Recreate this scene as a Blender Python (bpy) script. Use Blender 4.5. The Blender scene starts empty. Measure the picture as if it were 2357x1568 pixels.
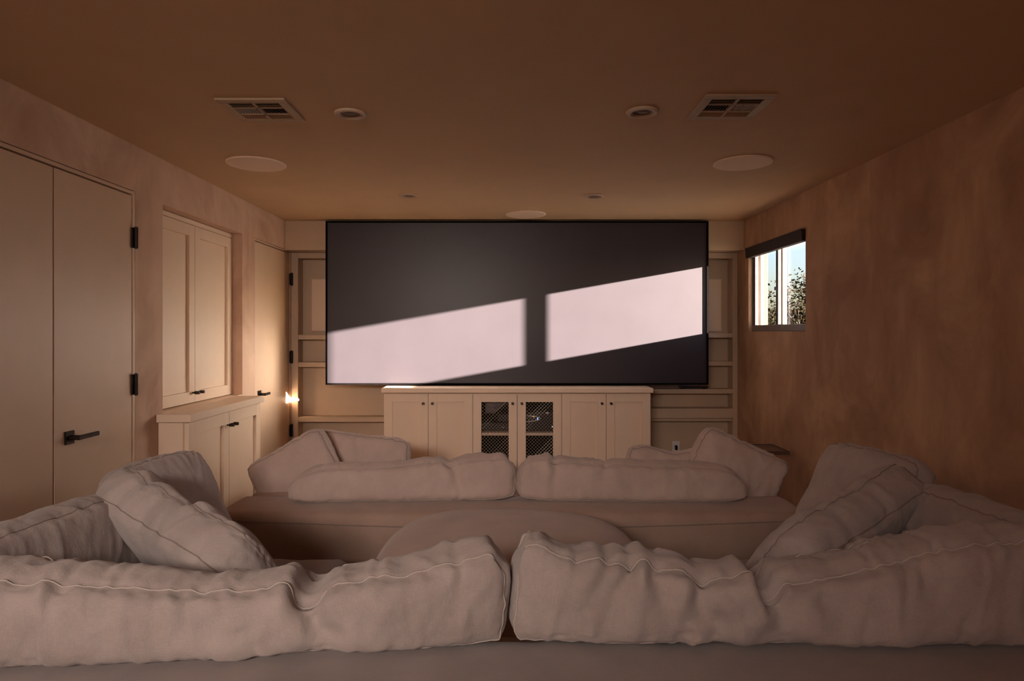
import bpy, bmesh, math, random
import numpy as np
from mathutils import Vector, Matrix

random.seed(7)
sc = bpy.context.scene
COL = sc.collection

# ------------------------------------------------------------------ camera
CAM_H = 1.36
cam_d = bpy.data.cameras.new('camera')
cam = bpy.data.objects.new('camera', cam_d)
COL.objects.link(cam)
cam.location = (0, 0, CAM_H)
cam.rotation_euler = (math.pi / 2, 0, 0)
cam_d.sensor_fit = 'HORIZONTAL'
cam_d.sensor_width = 36.0
cam_d.lens = 36.0 * 1520 / 2357
cam_d.shift_x = (1178.5 - 1172) / 2357
cam_d.shift_y = -(784 - 766) / 2357
cam_d.clip_start = 0.05
cam_d.clip_end = 500
sc.camera = cam

# ------------------------------------------------------------------ light
SUN_TO = Vector((3.45, -1.0, 0.61)).normalized()      # direction towards the low sun
sun_d = bpy.data.lights.new('sun', 'SUN')
sun_d.energy = 142.0
sun_d.color = (1.0, 0.86, 0.72)
sun_d.angle = math.radians(0.6)
sun = bpy.data.objects.new('sun', sun_d)
COL.objects.link(sun)
sun.rotation_euler = SUN_TO.to_track_quat('Z', 'Y').to_euler()

world = bpy.data.worlds.new('world')
sc.world = world
world.use_nodes = True
wn = world.node_tree
wn.nodes.clear()
wo = wn.nodes.new('ShaderNodeOutputWorld')
bg = wn.nodes.new('ShaderNodeBackground')
sky = wn.nodes.new('ShaderNodeTexSky')
sky.sky_type = 'NISHITA'
sky.sun_disc = False
sky.sun_elevation = math.asin(SUN_TO.z)
sky.sun_rotation = math.atan2(SUN_TO.x, SUN_TO.y)
sky.air_density = 1.0
sky.dust_density = 2.5
bg.inputs['Strength'].default_value = 0.32
tint = wn.nodes.new('ShaderNodeMix'); tint.data_type = 'RGBA'; tint.blend_type = 'MULTIPLY'
tint.inputs['Factor'].default_value = 1.0
tint.inputs[7].default_value = (0.84, 0.92, 1.22, 1)
wn.links.new(sky.outputs[0], tint.inputs[6])
wn.links.new(tint.outputs[2], bg.inputs['Color'])
wn.links.new(bg.outputs[0], wo.inputs[0])

def area_light(name, loc, rot, sx, sy, energy, color, spread=math.pi):
    d = bpy.data.lights.new(name, 'AREA')
    d.shape = 'RECTANGLE'; d.size = sx; d.size_y = sy
    d.energy = energy; d.color = color; d.spread = spread
    o = bpy.data.objects.new(name, d)
    COL.objects.link(o)
    o.location = loc; o.rotation_euler = rot
    return o

# added fill lamps just inside the unseen rear window, aimed down the room
area_light('rear_fill_focused', (-0.95, -1.52, 2.00), (math.radians(75.5), 0, math.radians(-4)), 1.4, 0.36, 5.2, (1.0, 0.83, 0.74), math.radians(56))
area_light('rear_fill_wide', (-0.95, -1.50, 2.00), (math.radians(78), 0, math.radians(-4)), 1.4, 0.36, 6.0, (1.0, 0.84, 0.73))

sc.view_settings.view_transform = 'Standard'
sc.view_settings.look = 'None'
sc.view_settings.gamma = 1.0
sc.view_settings.use_curve_mapping = False
sc.view_settings.exposure = 0.62
sc.cycles.diffuse_bounces = 6
sc.cycles.max_bounces = 9

# ------------------------------------------------------------------ helpers
ORG = {}

def finish(me, mat, smooth=False):
    if mat is not None:
        me.materials.append(mat)
    if smooth:
        me.polygons.foreach_set('use_smooth', [True] * len(me.polygons))
    me.update()

def add_mesh(name, verts, faces, mat, parent=None, smooth=False):
    v = np.asarray(verts, dtype=float).reshape(-1, 3)
    lo, hi = v.min(0), v.max(0)
    org = Vector(((lo[0] + hi[0]) / 2, (lo[1] + hi[1]) / 2, lo[2]))
    me = bpy.data.meshes.new(name)
    me.from_pydata((v - np.array(org)).tolist(), [], faces)
    finish(me, mat, smooth)
    o = bpy.data.objects.new(name, me)
    COL.objects.link(o)
    if parent is not None:
        o.parent = parent
        o.location = org - ORG[parent]
    else:
        o.location = org
    ORG[o] = org
    return o

def bm_obj(name, bm, mat, parent=None, smooth=False):
    bm.verts.ensure_lookup_table()
    bm.verts.index_update()
    v = [tuple(x.co) for x in bm.verts]
    f = [[x.index for x in p.verts] for p in bm.faces]
    bm.free()
    return add_mesh(name, v, f, mat, parent, smooth)

def tag(o, label=None, cat=None, group=None, kind=None):
    if label: o['label'] = label
    if cat: o['category'] = cat
    if group: o['group'] = group
    if kind: o['kind'] = kind
    return o

def empty(name, loc, label=None, cat=None, group=None, kind=None):
    o = bpy.data.objects.new(name, None)
    COL.objects.link(o)
    o.empty_display_size = 0.05
    o.location = loc
    ORG[o] = Vector(loc)
    return tag(o, label, cat, group, kind)

def box(bm, x0, x1, y0, y1, z0, z1, bev=0.0, seg=1):
    r = bmesh.ops.create_cube(bm, size=1.0)
    vs = r['verts']
    for v in vs:
        v.co = Vector(((x0 + x1) / 2 + v.co.x * (x1 - x0), (y0 + y1) / 2 + v.co.y * (y1 - y0), (z0 + z1) / 2 + v.co.z * (z1 - z0)))
    if bev > 0:
        es = list({e for v in vs for e in v.link_edges})
        bmesh.ops.bevel(bm, geom=es, offset=bev, segments=seg, profile=0.5, affect='EDGES')
    return vs

def box_obj(name, b, mat, parent=None, bev=0.002, seg=1):
    bm = bmesh.new()
    box(bm, *b, bev=bev, seg=seg)
    return bm_obj(name, bm, mat, parent)

def boxes_obj(name, bs, mat, parent=None, bev=0.0):
    bm = bmesh.new()
    for b in bs:
        box(bm, *b, bev=bev)
    return bm_obj(name, bm, mat, parent)

def cyl(bm, p0, p1, r0, r1=None, n=16, cap=True):
    r1 = r0 if r1 is None else r1
    p0 = Vector(p0); p1 = Vector(p1)
    d = (p1 - p0).normalized()
    a = d.orthogonal().normalized(); b = d.cross(a)
    A = [bm.verts.new(p0 + (a * math.cos(t) + b * math.sin(t)) * r0) for t in [2 * math.pi * i / n for i in range(n)]]
    B = [bm.verts.new(p1 + (a * math.cos(t) + b * math.sin(t)) * r1) for t in [2 * math.pi * i / n for i in range(n)]]
    for i in range(n):
        j = (i + 1) % n
        bm.faces.new((A[i], A[j], B[j], B[i]))
    if cap:
        bm.faces.new(A[::-1]); bm.faces.new(B)

def tube(bm, pts, rad, n=6, closed=False):
    pts = [Vector(p) for p in pts]
    m = len(pts)
    rad = rad if hasattr(rad, '__len__') else [rad] * m
    rings = []
    prev = None
    for i in range(m):
        if closed:
            t = pts[(i + 1) % m] - pts[i - 1]
        else:
            t = pts[min(i + 1, m - 1)] - pts[max(i - 1, 0)]
        t = t.normalized() if t.length > 1e-9 else Vector((0, 0, 1))
        a = t.orthogonal().normalized() if prev is None else (prev - t * prev.dot(t))
        if a.length < 1e-6: a = t.orthogonal()
        a.normalize(); prev = a
        b = t.cross(a)
        rings.append([bm.verts.new(pts[i] + (a * math.cos(2 * math.pi * k / n) + b * math.sin(2 * math.pi * k / n)) * rad[i]) for k in range(n)])
    for i in range(m if closed else m - 1):
        A = rings[i]; B = rings[(i + 1) % m]
        for k in range(n):
            l = (k + 1) % n
            bm.faces.new((A[k], A[l], B[l], B[k]))
    if not closed:
        bm.faces.new(rings[0][::-1]); bm.faces.new(rings[-1])

def lathe(bm, prof, c, n=48):
    """prof: list of (radius, z) ; closed at r=0 ends"""
    rings = []
    for r, z in prof:
        if r < 1e-6:
            rings.append([bm.verts.new((c[0], c[1], c[2] + z))])
        else:
            rings.append([bm.verts.new((c[0] + r * math.cos(2 * math.pi * k / n), c[1] + r * math.sin(2 * math.pi * k / n), c[2] + z)) for k in range(n)])
    for A, B in zip(rings, rings[1:]):
        for k in range(n):
            l = (k + 1) % n
            if len(A) == 1 and len(B) == 1: continue
            if len(A) == 1: bm.faces.new((A[0], B[l], B[k]))
            elif len(B) == 1: bm.faces.new((A[k], A[l], B[0]))
            else: bm.faces.new((A[k], A[l], B[l], B[k]))

def dup(o, dloc, parent=None):
    c = o.copy(); COL.objects.link(c)
    if parent is None:
        c.location = o.location + Vector(dloc)
        ORG[c] = ORG[o] + Vector(dloc)
    else:
        c.parent = parent
        ORG[c] = ORG[o]
    for ch in [x for x in o.children]:
        dup(ch, (0, 0, 0), c)
    return c

# ------------------------------------------------------------------ materials
def mat(name, col, rough=0.6, metal=0.0, col2=None, nscale=6.0, bump=0.0, bscale=60.0, stretch=(1, 1, 1), spec=0.5, sheen=0.0, detail=4.0, lo=0.35, hi=0.65):
    m = bpy.data.materials.new(name); m.use_nodes = True
    nt = m.node_tree; p = nt.nodes['Principled BSDF']
    p.inputs['Roughness'].default_value = rough
    p.inputs['Metallic'].default_value = metal
    p.inputs['Specular IOR Level'].default_value = spec
    if sheen: p.inputs['Sheen Weight'].default_value = sheen
    tc = nt.nodes.new('ShaderNodeTexCoord')
    mp = nt.nodes.new('ShaderNodeMapping'); mp.inputs['Scale'].default_value = stretch
    nt.links.new(tc.outputs['Object'], mp.inputs['Vector'])
    if col2 is not None:
        n = nt.nodes.new('ShaderNodeTexNoise'); n.inputs['Scale'].default_value = nscale; n.inputs['Detail'].default_value = detail
        n.inputs['Roughness'].default_value = 0.6
        nt.links.new(mp.outputs[0], n.inputs['Vector'])
        cr = nt.nodes.new('ShaderNodeValToRGB')
        cr.color_ramp.elements[0].position = lo; cr.color_ramp.elements[0].color = (*col, 1)
        cr.color_ramp.elements[1].position = hi; cr.color_ramp.elements[1].color = (*col2, 1)
        nt.links.new(n.outputs['Fac'], cr.inputs[0]); nt.links.new(cr.outputs[0], p.inputs['Base Color'])
    else:
        p.inputs['Base Color'].default_value = (*col, 1)
    if bump > 0:
        n2 = nt.nodes.new('ShaderNodeTexNoise'); n2.inputs['Scale'].default_value = bscale; n2.inputs['Detail'].default_value = 3
        nt.links.new(mp.outputs[0], n2.inputs['Vector'])
        b = nt.nodes.new('ShaderNodeBump'); b.inputs['Strength'].default_value = bump; b.inputs['Distance'].default_value = 0.01
        nt.links.new(n2.outputs['Fac'], b.inputs['Height']); nt.links.new(b.outputs[0], p.inputs['Normal'])
    return m

def plaster(name, c1, c2, c3, seed):
    """trowelled plaster: large blotches, faint vertical runs, fine relief"""
    m = bpy.data.materials.new(name); m.use_nodes = True
    nt = m.node_tree; p = nt.nodes['Principled BSDF']; L = nt.links
    p.inputs['Roughness'].default_value = 0.7; p.inputs['Specular IOR Level'].default_value = 0.35
    tc = nt.nodes.new('ShaderNodeTexCoord')
    def noise(scale, stretch, detail=5, rough=0.6, dist=0.0):
        mp = nt.nodes.new('ShaderNodeMapping'); mp.inputs['Scale'].default_value = stretch; mp.inputs['Location'].default_value = (seed, seed * 2, seed * 3)
        L.new(tc.outputs['Object'], mp.inputs['Vector'])
        n = nt.nodes.new('ShaderNodeTexNoise'); n.inputs['Scale'].default_value = scale; n.inputs['Detail'].default_value = detail
        n.inputs['Roughness'].default_value = rough; n.inputs['Distortion'].default_value = dist
        L.new(mp.outputs[0], n.inputs['Vector']); return n
    a = noise(2.4, (1, 1, 0.75), 6, 0.62, 0.5)
    s = noise(5.5, (1, 1, 0.14), 4, 0.55)
    r1 = nt.nodes.new('ShaderNodeValToRGB')
    r1.color_ramp.elements[0].position = 0.36; r1.color_ramp.elements[0].color = (*c1, 1)
    r1.color_ramp.elements[1].position = 0.66; r1.color_ramp.elements[1].color = (*c2, 1)
    L.new(a.outputs['Fac'], r1.inputs[0])
    r2 = nt.nodes.new('ShaderNodeMapRange'); r2.inputs['From Min'].default_value = 0.46; r2.inputs['From Max'].default_value = 0.72
    r2.inputs['To Max'].default_value = 0.75
    L.new(s.outputs['Fac'], r2.inputs['Value'])
    mx = nt.nodes.new('ShaderNodeMix'); mx.data_type = 'RGBA'
    L.new(r2.outputs[0], mx.inputs['Factor']); L.new(r1.outputs[0], mx.inputs[6]); mx.inputs[7].default_value = (*c3, 1)
    L.new(mx.outputs[2], p.inputs['Base Color'])
    f = noise(14, (1, 1, 0.5), 6, 0.6)
    b = nt.nodes.new('ShaderNodeBump'); b.inputs['Strength'].default_value = 0.12; b.inputs['Distance'].default_value = 0.01
    L.new(f.outputs['Fac'], b.inputs['Height']); L.new(b.outputs[0], p.inputs['Normal'])
    return m

def linen(name, c1, c2, weave=0.35, crumple=0.0):
    m = bpy.data.materials.new(name); m.use_nodes = True
    nt = m.node_tree; p = nt.nodes['Principled BSDF']; L = nt.links
    p.inputs['Roughness'].default_value = 0.95; p.inputs['Specular IOR Level'].default_value = 0.15
    p.inputs['Sheen Weight'].default_value = 0.25; p.inputs['Sheen Roughness'].default_value = 0.6
    tc = nt.nodes.new('ShaderNodeTexCoord')
    def noise(scale, stretch, detail=3):
        mp = nt.nodes.new('ShaderNodeMapping'); mp.inputs['Scale'].default_value = stretch
        L.new(tc.outputs['Object'], mp.inputs['Vector'])
        n = nt.nodes.new('ShaderNodeTexNoise'); n.inputs['Scale'].default_value = scale; n.inputs['Detail'].default_value = detail
        L.new(mp.outputs[0], n.inputs['Vector']); return n
    n = noise(7, (1, 1, 1), 6)
    t1 = noise(520, (0.10, 1, 1), 2); t2 = noise(520, (1, 1, 0.10), 2)
    cr = nt.nodes.new('ShaderNodeValToRGB')
    cr.color_ramp.elements[0].position = 0.3; cr.color_ramp.elements[0].color = (*c1, 1)
    cr.color_ramp.elements[1].position = 0.7; cr.color_ramp.elements[1].color = (*c2, 1)
    ad = nt.nodes.new('ShaderNodeMath'); ad.operation = 'ADD'
    L.new(t1.outputs['Fac'], ad.inputs[0]); L.new(t2.outputs['Fac'], ad.inputs[1])
    mr = nt.nodes.new('ShaderNodeMapRange'); mr.inputs['From Min'].default_value = 0.6; mr.inputs['From Max'].default_value = 1.4
    mr.inputs['To Min'].default_value = -0.14; mr.inputs['To Max'].default_value = 0.14
    L.new(ad.outputs[0], mr.inputs['Value'])
    a2 = nt.nodes.new('ShaderNodeMath'); a2.operation = 'ADD'
    L.new(n.outputs['Fac'], a2.inputs[0]); L.new(mr.outputs[0], a2.inputs[1])
    L.new(a2.outputs[0], cr.inputs[0]); L.new(cr.outputs[0], p.inputs['Base Color'])
    b = nt.nodes.new('ShaderNodeBump'); b.inputs['Strength'].default_value = weave; b.inputs['Distance'].default_value = 0.0025
    L.new(ad.outputs[0], b.inputs['Height'])
    if crumple > 0:
        k = noise(15, (1, 1, 0.6), 7)
        b2 = nt.nodes.new('ShaderNodeBump'); b2.inputs['Strength'].default_value = crumple; b2.inputs['Distance'].default_value = 0.02
        L.new(k.outputs['Fac'], b2.inputs['Height']); L.new(b.outputs[0], b2.inputs['Normal'])
        L.new(b2.outputs[0], p.inputs['Normal'])
    else:
        L.new(b.outputs[0], p.inputs['Normal'])
    return m

def emit(name, col, s):
    m = bpy.data.materials.new(name); m.use_nodes = True
    p = m.node_tree.nodes['Principled BSDF']
    p.inputs['Base Color'].default_value = (*col, 1)
    p.inputs['Emission Color'].default_value = (*col, 1); p.inputs['Emission Strength'].default_value = s
    return m

def glass(name):
    m = bpy.data.materials.new(name); m.use_nodes = True
    nt = m.node_tree; nt.nodes.remove(nt.nodes['Principled BSDF'])
    out = nt.nodes['Material Output']
    t = nt.nodes.new('ShaderNodeBsdfTransparent'); g = nt.nodes.new('ShaderNodeBsdfGlossy'); g.inputs['Roughness'].default_value = 0.02
    lw = nt.nodes.new('ShaderNodeLayerWeight'); lw.inputs['Blend'].default_value = 0.5
    pw = nt.nodes.new('ShaderNodeMath'); pw.operation = 'POWER'; pw.inputs[1].default_value = 5.0
    f = nt.nodes.new('ShaderNodeMath'); f.operation = 'MULTIPLY_ADD'; f.inputs[1].default_value = 0.6; f.inputs[2].default_value = 0.03
    nt.links.new(lw.outputs['Facing'], pw.inputs[0]); nt.links.new(pw.outputs[0], f.inputs[0])
    x = nt.nodes.new('ShaderNodeMixShader')
    nt.links.new(f.outputs[0], x.inputs[0]); nt.links.new(t.outputs[0], x.inputs[1]); nt.links.new(g.outputs[0], x.inputs[2])
    nt.links.new(x.outputs[0], out.inputs['Surface'])
    return m

M = {}
M['plaster_l'] = plaster('plaster_rose', (0.50, 0.31, 0.215), (0.78, 0.545, 0.405), (0.70, 0.48, 0.345), 1.3)
M['plaster_r'] = plaster('plaster_brown', (0.37, 0.215, 0.125), (0.62, 0.40, 0.25), (0.44, 0.255, 0.15), 4.1)
M['ceiling'] = mat('ceiling_paint', (0.63, 0.43, 0.255), 0.75, col2=(0.66, 0.455, 0.275), nscale=3, bump=0.05, bscale=150, spec=0.3)
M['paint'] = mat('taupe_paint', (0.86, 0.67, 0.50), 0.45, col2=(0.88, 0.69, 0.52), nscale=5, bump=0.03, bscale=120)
M['paint_shaded'] = mat('taupe_paint_shaded', (0.56, 0.42, 0.29), 0.5, col2=(0.59, 0.445, 0.31), nscale=5)  # cabinet paint again, darkened to put the recess shade into its colour
M['door'] = mat('door_paint', (0.68, 0.49, 0.345), 0.42, col2=(0.72, 0.52, 0.37), nscale=2.5, bump=0.04, bscale=90)
M['gap'] = mat('gap_shade', (0.03, 0.022, 0.018), 0.9)  # near-black colour painting the shade inside the door gaps
M['bronze'] = mat('dark_bronze', (0.035, 0.026, 0.022), 0.38, 0.85, col2=(0.06, 0.042, 0.034), nscale=30)
M['black'] = mat('black_felt', (0.004, 0.0035, 0.004), 0.9, col2=(0.006, 0.005, 0.0055), nscale=40, spec=0.0)
M['blackgloss'] = mat('black_plastic', (0.015, 0.014, 0.015), 0.3, col2=(0.022, 0.02, 0.022), nscale=20)
M['screen'] = mat('screen_vinyl', (0.0315, 0.0265, 0.0325), 0.42, col2=(0.034, 0.0287, 0.035), nscale=3, spec=0.5)
p_ = M['screen'].node_tree.nodes['Principled BSDF']      # satin gain coating over a dark contrast-grey fabric
p_.inputs['IOR'].default_value = 1.3
p_.inputs['Coat Weight'].default_value = 1.0
p_.inputs['Coat Roughness'].default_value = 0.34
p_.inputs['Coat IOR'].default_value = 1.3
M['linen'] = linen('grey_linen', (0.37, 0.31, 0.285), (0.47, 0.40, 0.37), 0.4, 0.38)
M['linen_f'] = linen('taupe_linen', (0.50, 0.385, 0.335), (0.60, 0.47, 0.41), 0.4, 0.38)
M['seam'] = mat('seam_thread', (0.46, 0.40, 0.36), 0.95, col2=(0.52, 0.46, 0.42), nscale=200)
M['seam_d'] = mat('seam_thread_dark', (0.27, 0.21, 0.18), 0.95, col2=(0.31, 0.245, 0.21), nscale=200)
M['sofa'] = linen('brown_upholstery', (0.37, 0.255, 0.20), (0.43, 0.30, 0.24), 0.2)
M['sofa_g'] = linen('grey_upholstery', (0.25, 0.205, 0.19), (0.31, 0.255, 0.235), 0.25)
M['vent'] = mat('vent_metal', (0.42, 0.29, 0.18), 0.5, col2=(0.45, 0.315, 0.20), nscale=12)
M['grille'] = mat('speaker_grille', (0.90, 0.69, 0.52), 0.7, col2=(0.92, 0.71, 0.54), nscale=60, bump=0.15, bscale=500)
M['trimring'] = mat('light_trim', (0.55, 0.40, 0.28), 0.5, col2=(0.58, 0.43, 0.30), nscale=10)
M['baffle'] = mat('light_baffle', (0.16, 0.11, 0.07), 0.6, col2=(0.19, 0.13, 0.09), nscale=30)
M['bulb'] = mat('frosted_lens', (0.55, 0.47, 0.38), 0.4, col2=(0.58, 0.5, 0.4), nscale=20)
M['floor'] = mat('oak_floor', (0.23, 0.14, 0.085), 0.45, col2=(0.32, 0.20, 0.125), nscale=9, stretch=(6, 0.6, 1))
M['winframe'] = mat('window_metal', (0.20, 0.165, 0.145), 0.4, 0.3, col2=(0.24, 0.20, 0.175), nscale=20)
M['winstile'] = mat('window_stile', (0.045, 0.038, 0.045), 0.4, 0.3, col2=(0.06, 0.05, 0.055), nscale=20)
M['winalu'] = mat('window_track', (0.09, 0.07, 0.05), 0.5, 0.0, col2=(0.11, 0.085, 0.06), nscale=20)
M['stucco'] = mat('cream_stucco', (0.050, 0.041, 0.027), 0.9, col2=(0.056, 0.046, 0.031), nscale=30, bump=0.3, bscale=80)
M['blind'] = mat('blind_fabric', (0.035, 0.024, 0.02), 0.8, col2=(0.045, 0.032, 0.026), nscale=60)
M['glass'] = glass('window_glass')
M['white'] = mat('white_plastic', (0.75, 0.72, 0.68), 0.4, col2=(0.78, 0.75, 0.71), nscale=10)
M['wire'] = mat('brass_wire', (0.62, 0.52, 0.40), 0.4, 0.6, col2=(0.68, 0.57, 0.44), nscale=60)
M['paper'] = mat('crumpled_sleeve', (0.40, 0.34, 0.34), 0.6, col2=(0.52, 0.45, 0.45), nscale=20)
M['walnut'] = mat('dark_walnut', (0.10, 0.06, 0.042), 0.3, col2=(0.15, 0.09, 0.06), nscale=12, stretch=(1, 8, 1))
M['led_blue'] = emit('led_blue', (0.08, 0.22, 1.0), 6.0)
M['led_amber'] = emit('led_amber', (1.0, 0.65, 0.12), 3.0)
M['led_white'] = emit('led_white', (0.8, 0.85, 1.0), 2.5)
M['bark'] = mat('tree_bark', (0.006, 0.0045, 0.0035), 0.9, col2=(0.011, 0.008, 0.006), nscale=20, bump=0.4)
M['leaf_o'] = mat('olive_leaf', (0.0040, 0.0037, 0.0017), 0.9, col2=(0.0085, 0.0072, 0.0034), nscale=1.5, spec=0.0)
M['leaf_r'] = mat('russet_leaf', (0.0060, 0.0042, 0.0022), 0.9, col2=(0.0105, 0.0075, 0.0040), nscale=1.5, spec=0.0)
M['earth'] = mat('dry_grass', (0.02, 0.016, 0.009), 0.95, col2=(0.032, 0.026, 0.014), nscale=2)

# ------------------------------------------------------------------ room shell
XL, XR, YB, YN, YS, ZC = -1.80, 1.885, 5.58, -1.60, 5.30, 2.26   # left, right, niche back, rear, soffit, ceiling
boxes_floor = box_obj('floor', (-2.3, 2.0, YN - .3, YB + .3, -0.2, 0.0), M['floor'], bev=0)
tag(boxes_floor, 'oak floor under the sofas', 'floor', kind='structure')
cl = box_obj('ceiling', (-2.3, 2.0, YN - .3, YB + .3, ZC, ZC + 0.25), M['ceiling'], bev=0)
tag(cl, 'flat taupe brown painted ceiling with vents and round speakers', 'ceiling', kind='structure')

D1, DM, D2 = 2.045, 2.618, 3.185           # double doors
N1, N2, NZ = 3.430, 4.455, 2.027           # cabinet niche
F1, F2 = 4.677, 5.432                      # far door
DZ = 2.040
wl = boxes_obj('wall_left', [
    (-2.25, -1.905, YN - .2, YB + .2, 0, ZC),
    (-1.905, XL, YN - .2, D1, 0, ZC),
    (-1.905, XL, D1, D2, DZ, ZC),
    (-1.905, XL, D2, N1, 0, ZC),
    (-1.905, XL, N1, N2, NZ, ZC),
    (-1.905, XL, N1, N2, 0, 0.88),
    (-1.905, XL, N2, F1, 0, ZC),
    (-1.905, XL, F1, F2, DZ - .01, ZC),
    (-1.905, XL, F2, YB + .2, 0, ZC)], M['plaster_l'])
tag(wl, 'rosy brown plaster wall with doors and cabinet recess', 'wall', kind='structure')

W1, W2, WZ0, WZ1, XO = 4.20, 5.20, 1.370, 2.022, 2.030   # window opening and outer face
wr = boxes_obj('wall_right', [
    (XR, XO, YN - .2, W1, 0, ZC), (XR, XO, W2, YB + .2, 0, ZC),
    (XR, XO, W1, W2, 0, WZ0), (XR, XO, W1, W2, WZ1, ZC)], M['plaster_r'])
tag(wr, 'brown trowelled plaster wall with a small window', 'wall', kind='structure')
wb = boxes_obj('wall_back', [(-2.25, 2.0, YB, YB + .25, 0, ZC), ], M['paint_shaded'])
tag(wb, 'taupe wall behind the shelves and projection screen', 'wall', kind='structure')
so = boxes_obj('trim_1', [(XL, XR, YS, YB, 2.022, ZC)], M['paint_shaded'], bev=0.003)
tag(so, 'taupe boxed soffit above the recessed shelves', 'soffit', kind='structure')
# rear wall, with an unseen window put in for the fill lamps
RX0, RX1, RZ0, RZ1 = -1.68, -0.22, 1.80, 2.21
wq = boxes_obj('wall_rear', [(-2.25, RX0, YN - .2, YN, 0, ZC), (RX1, 2.25, YN - .2, YN, 0, ZC),
    (RX0, RX1, YN - .2, YN, 0, RZ0), (RX0, RX1, YN - .2, YN, RZ1, ZC)], M['plaster_r'])
tag(wq, 'brown plaster wall behind the rear sofa', 'wall', kind='structure')
w2 = empty('added_window', ((RX0 + RX1) / 2, YN - .1, RZ0), 'unseen dark framed window added behind the rear sofa for the fill light', 'window', kind='structure')
boxes_obj('window_frame', [(RX0, RX1, YN - .13, YN - .09, RZ0, RZ0 + .05), (RX0, RX1, YN - .13, YN - .09, RZ1 - .05, RZ1),
    (RX0, RX0 + .05, YN - .13, YN - .09, RZ0, RZ1), (RX1 - .05, RX1, YN - .13, YN - .09, RZ0, RZ1)], M['winstile'], w2)
box_obj('pane', (RX0 + .05, RX1 - .05, YN - .115, YN - .109, RZ0 + .05, RZ1 - .05), M['glass'], w2, bev=0)

# ------------------------------------------------------------------ window_1 in the right wall
w1 = empty('window_1', (1.95, (W1 + W2) / 2, WZ0), 'small sliding window with a dark frame in the brown wall', 'window', kind='structure')
xa, xb = 1.912, 1.995
SZ = 1.418
boxes_obj('window_frame', [(xa, xb, W1 - .05, W2, WZ0, SZ), (xa, xb, W1 - .05, W2, WZ1 - .03, WZ1)], M['winframe'], w1, bev=0.003)
boxes_obj('window_jamb', [(xa, xa + .03, W2 - .012, W2, SZ, WZ1 - .03), (xb - .025, xb, W2 - .022, W2, SZ, WZ1 - .03)], M['winalu'], w1, bev=0.002)
boxes_obj('window_track', [(xa + .03, xb - .025, W2 - .016, W2, SZ, WZ1 - .03)], M['winframe'], w1)
boxes_obj('near_jamb', [(xa, xb, W1 - .05, 4.256, SZ, WZ1 - .03)], M['winframe'], w1)  # unseen jamb, widened so its edge trims the sun patch on the screen
# far sash (inner track) with the dark meeting stile, near sash (outer track) with a pale one
s1 = boxes_obj('sash', [(1.922, 1.944, 4.725, 4.760, SZ, WZ1 - .03), (1.922, 1.944, W2 - .035, W2 - .012, SZ, WZ1 - .03)], M['winstile'], w1, bev=0.002)
box_obj('pane', (1.931, 1.935, 4.760, W2 - .035, SZ, WZ1 - .03), M['glass'], s1, bev=0)
box_obj('latch', (1.905, 1.923, 4.732, 4.748, 1.665, 1.69), M['winstile'], s1, bev=0.002)
s2 = boxes_obj('sash', [(1.958, 1.990, 4.730, 4.764, SZ, WZ1 - .03), ], M['winalu'], w1, bev=0.002)
box_obj('pane', (1.972, 1.976, 4.256, 4.735, SZ, WZ1 - .03), M['glass'], s2, bev=0)
# exterior reveal in cream stucco (far side, lit by the sun)
tm = boxes_obj('trim_2', [(xb, XO + .006, W2 - .004, W2 + .25, WZ0 - .3, WZ1 + .3)], M['stucco'], bev=0.004)
tag(tm, 'cream stucco outer reveal beside the sliding window', 'trim', kind='structure')

# roller blind cassette
rb = empty('roller_blind', (1.90, 4.7, 1.95), 'dark brown roller blind cassette across the top of the window', 'blind')
bm = bmesh.new()
prof = [(1.862, 2.024), (1.868, 1.946), (1.905, 1.946), (1.945, 1.96), (1.945, 2.018)]
vv = [[bm.verts.new((x, y, z)) for x, z in prof] for y in (4.215, 5.215)]
for i in range(len(prof)):
    j = (i + 1) % len(prof)
    bm.faces.new((vv[0][i], vv[0][j], vv[1][j], vv[1][i]))
bm.faces.new(vv[0][::-1]); bm.faces.new(vv[1])
bm_obj('cassette', bm, M['blind'], rb)
box_obj('end_cap', (1.864, 1.94, 4.203, 4.214, 1.948, 2.022), M['bronze'], rb)
box_obj('bracket', (1.866, 1.871, 4.222, 4.228, 1.950, 2.020), M['winalu'], rb, bev=0)

# ------------------------------------------------------------------ left doors
def hinge(parent, y, z, x=XL):
    bm = bmesh.new()
    cyl(bm, (x + .010, y, z - .050), (x + .010, y, z + .050), .009, n=12)
    cyl(bm, (x + .010, y, z - .054), (x + .010, y, z - .050), .006, n=8)
    cyl(bm, (x + .010, y, z + .050), (x + .010, y, z + .054), .006, n=8)
    box(bm, x - .004, x + .0035, y - .020, y + .012, z - .048, z + .048, bev=.001)
    return bm_obj('hinge', bm, M['bronze'], parent)

def lever(parent, y, z, s=1, x=-1.806, ln=0.125):
    h = boxes_obj('handle', [(x, x + .009, y - .027, y + .027, z - .027, z + .027)], M['bronze'], parent, bev=0.0015)
    bm = bmesh.new()
    cyl(bm, (x + .008, y, z), (x + .050, y, z), .0105, n=14)
    yy = sorted((y - s * .010, y + s * ln))
    box(bm, x + .040, x + .052, yy[0], yy[1], z - .009, z + .009, bev=.002)
    bm_obj('lever', bm, M['bronze'], h)
    return h

def leaf(door, y0, y1, z1):
    return box_obj('leaf', (-1.846, -1.806, y0, y1, 0.012, z1), M['door'], door, bev=0.0015)

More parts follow.
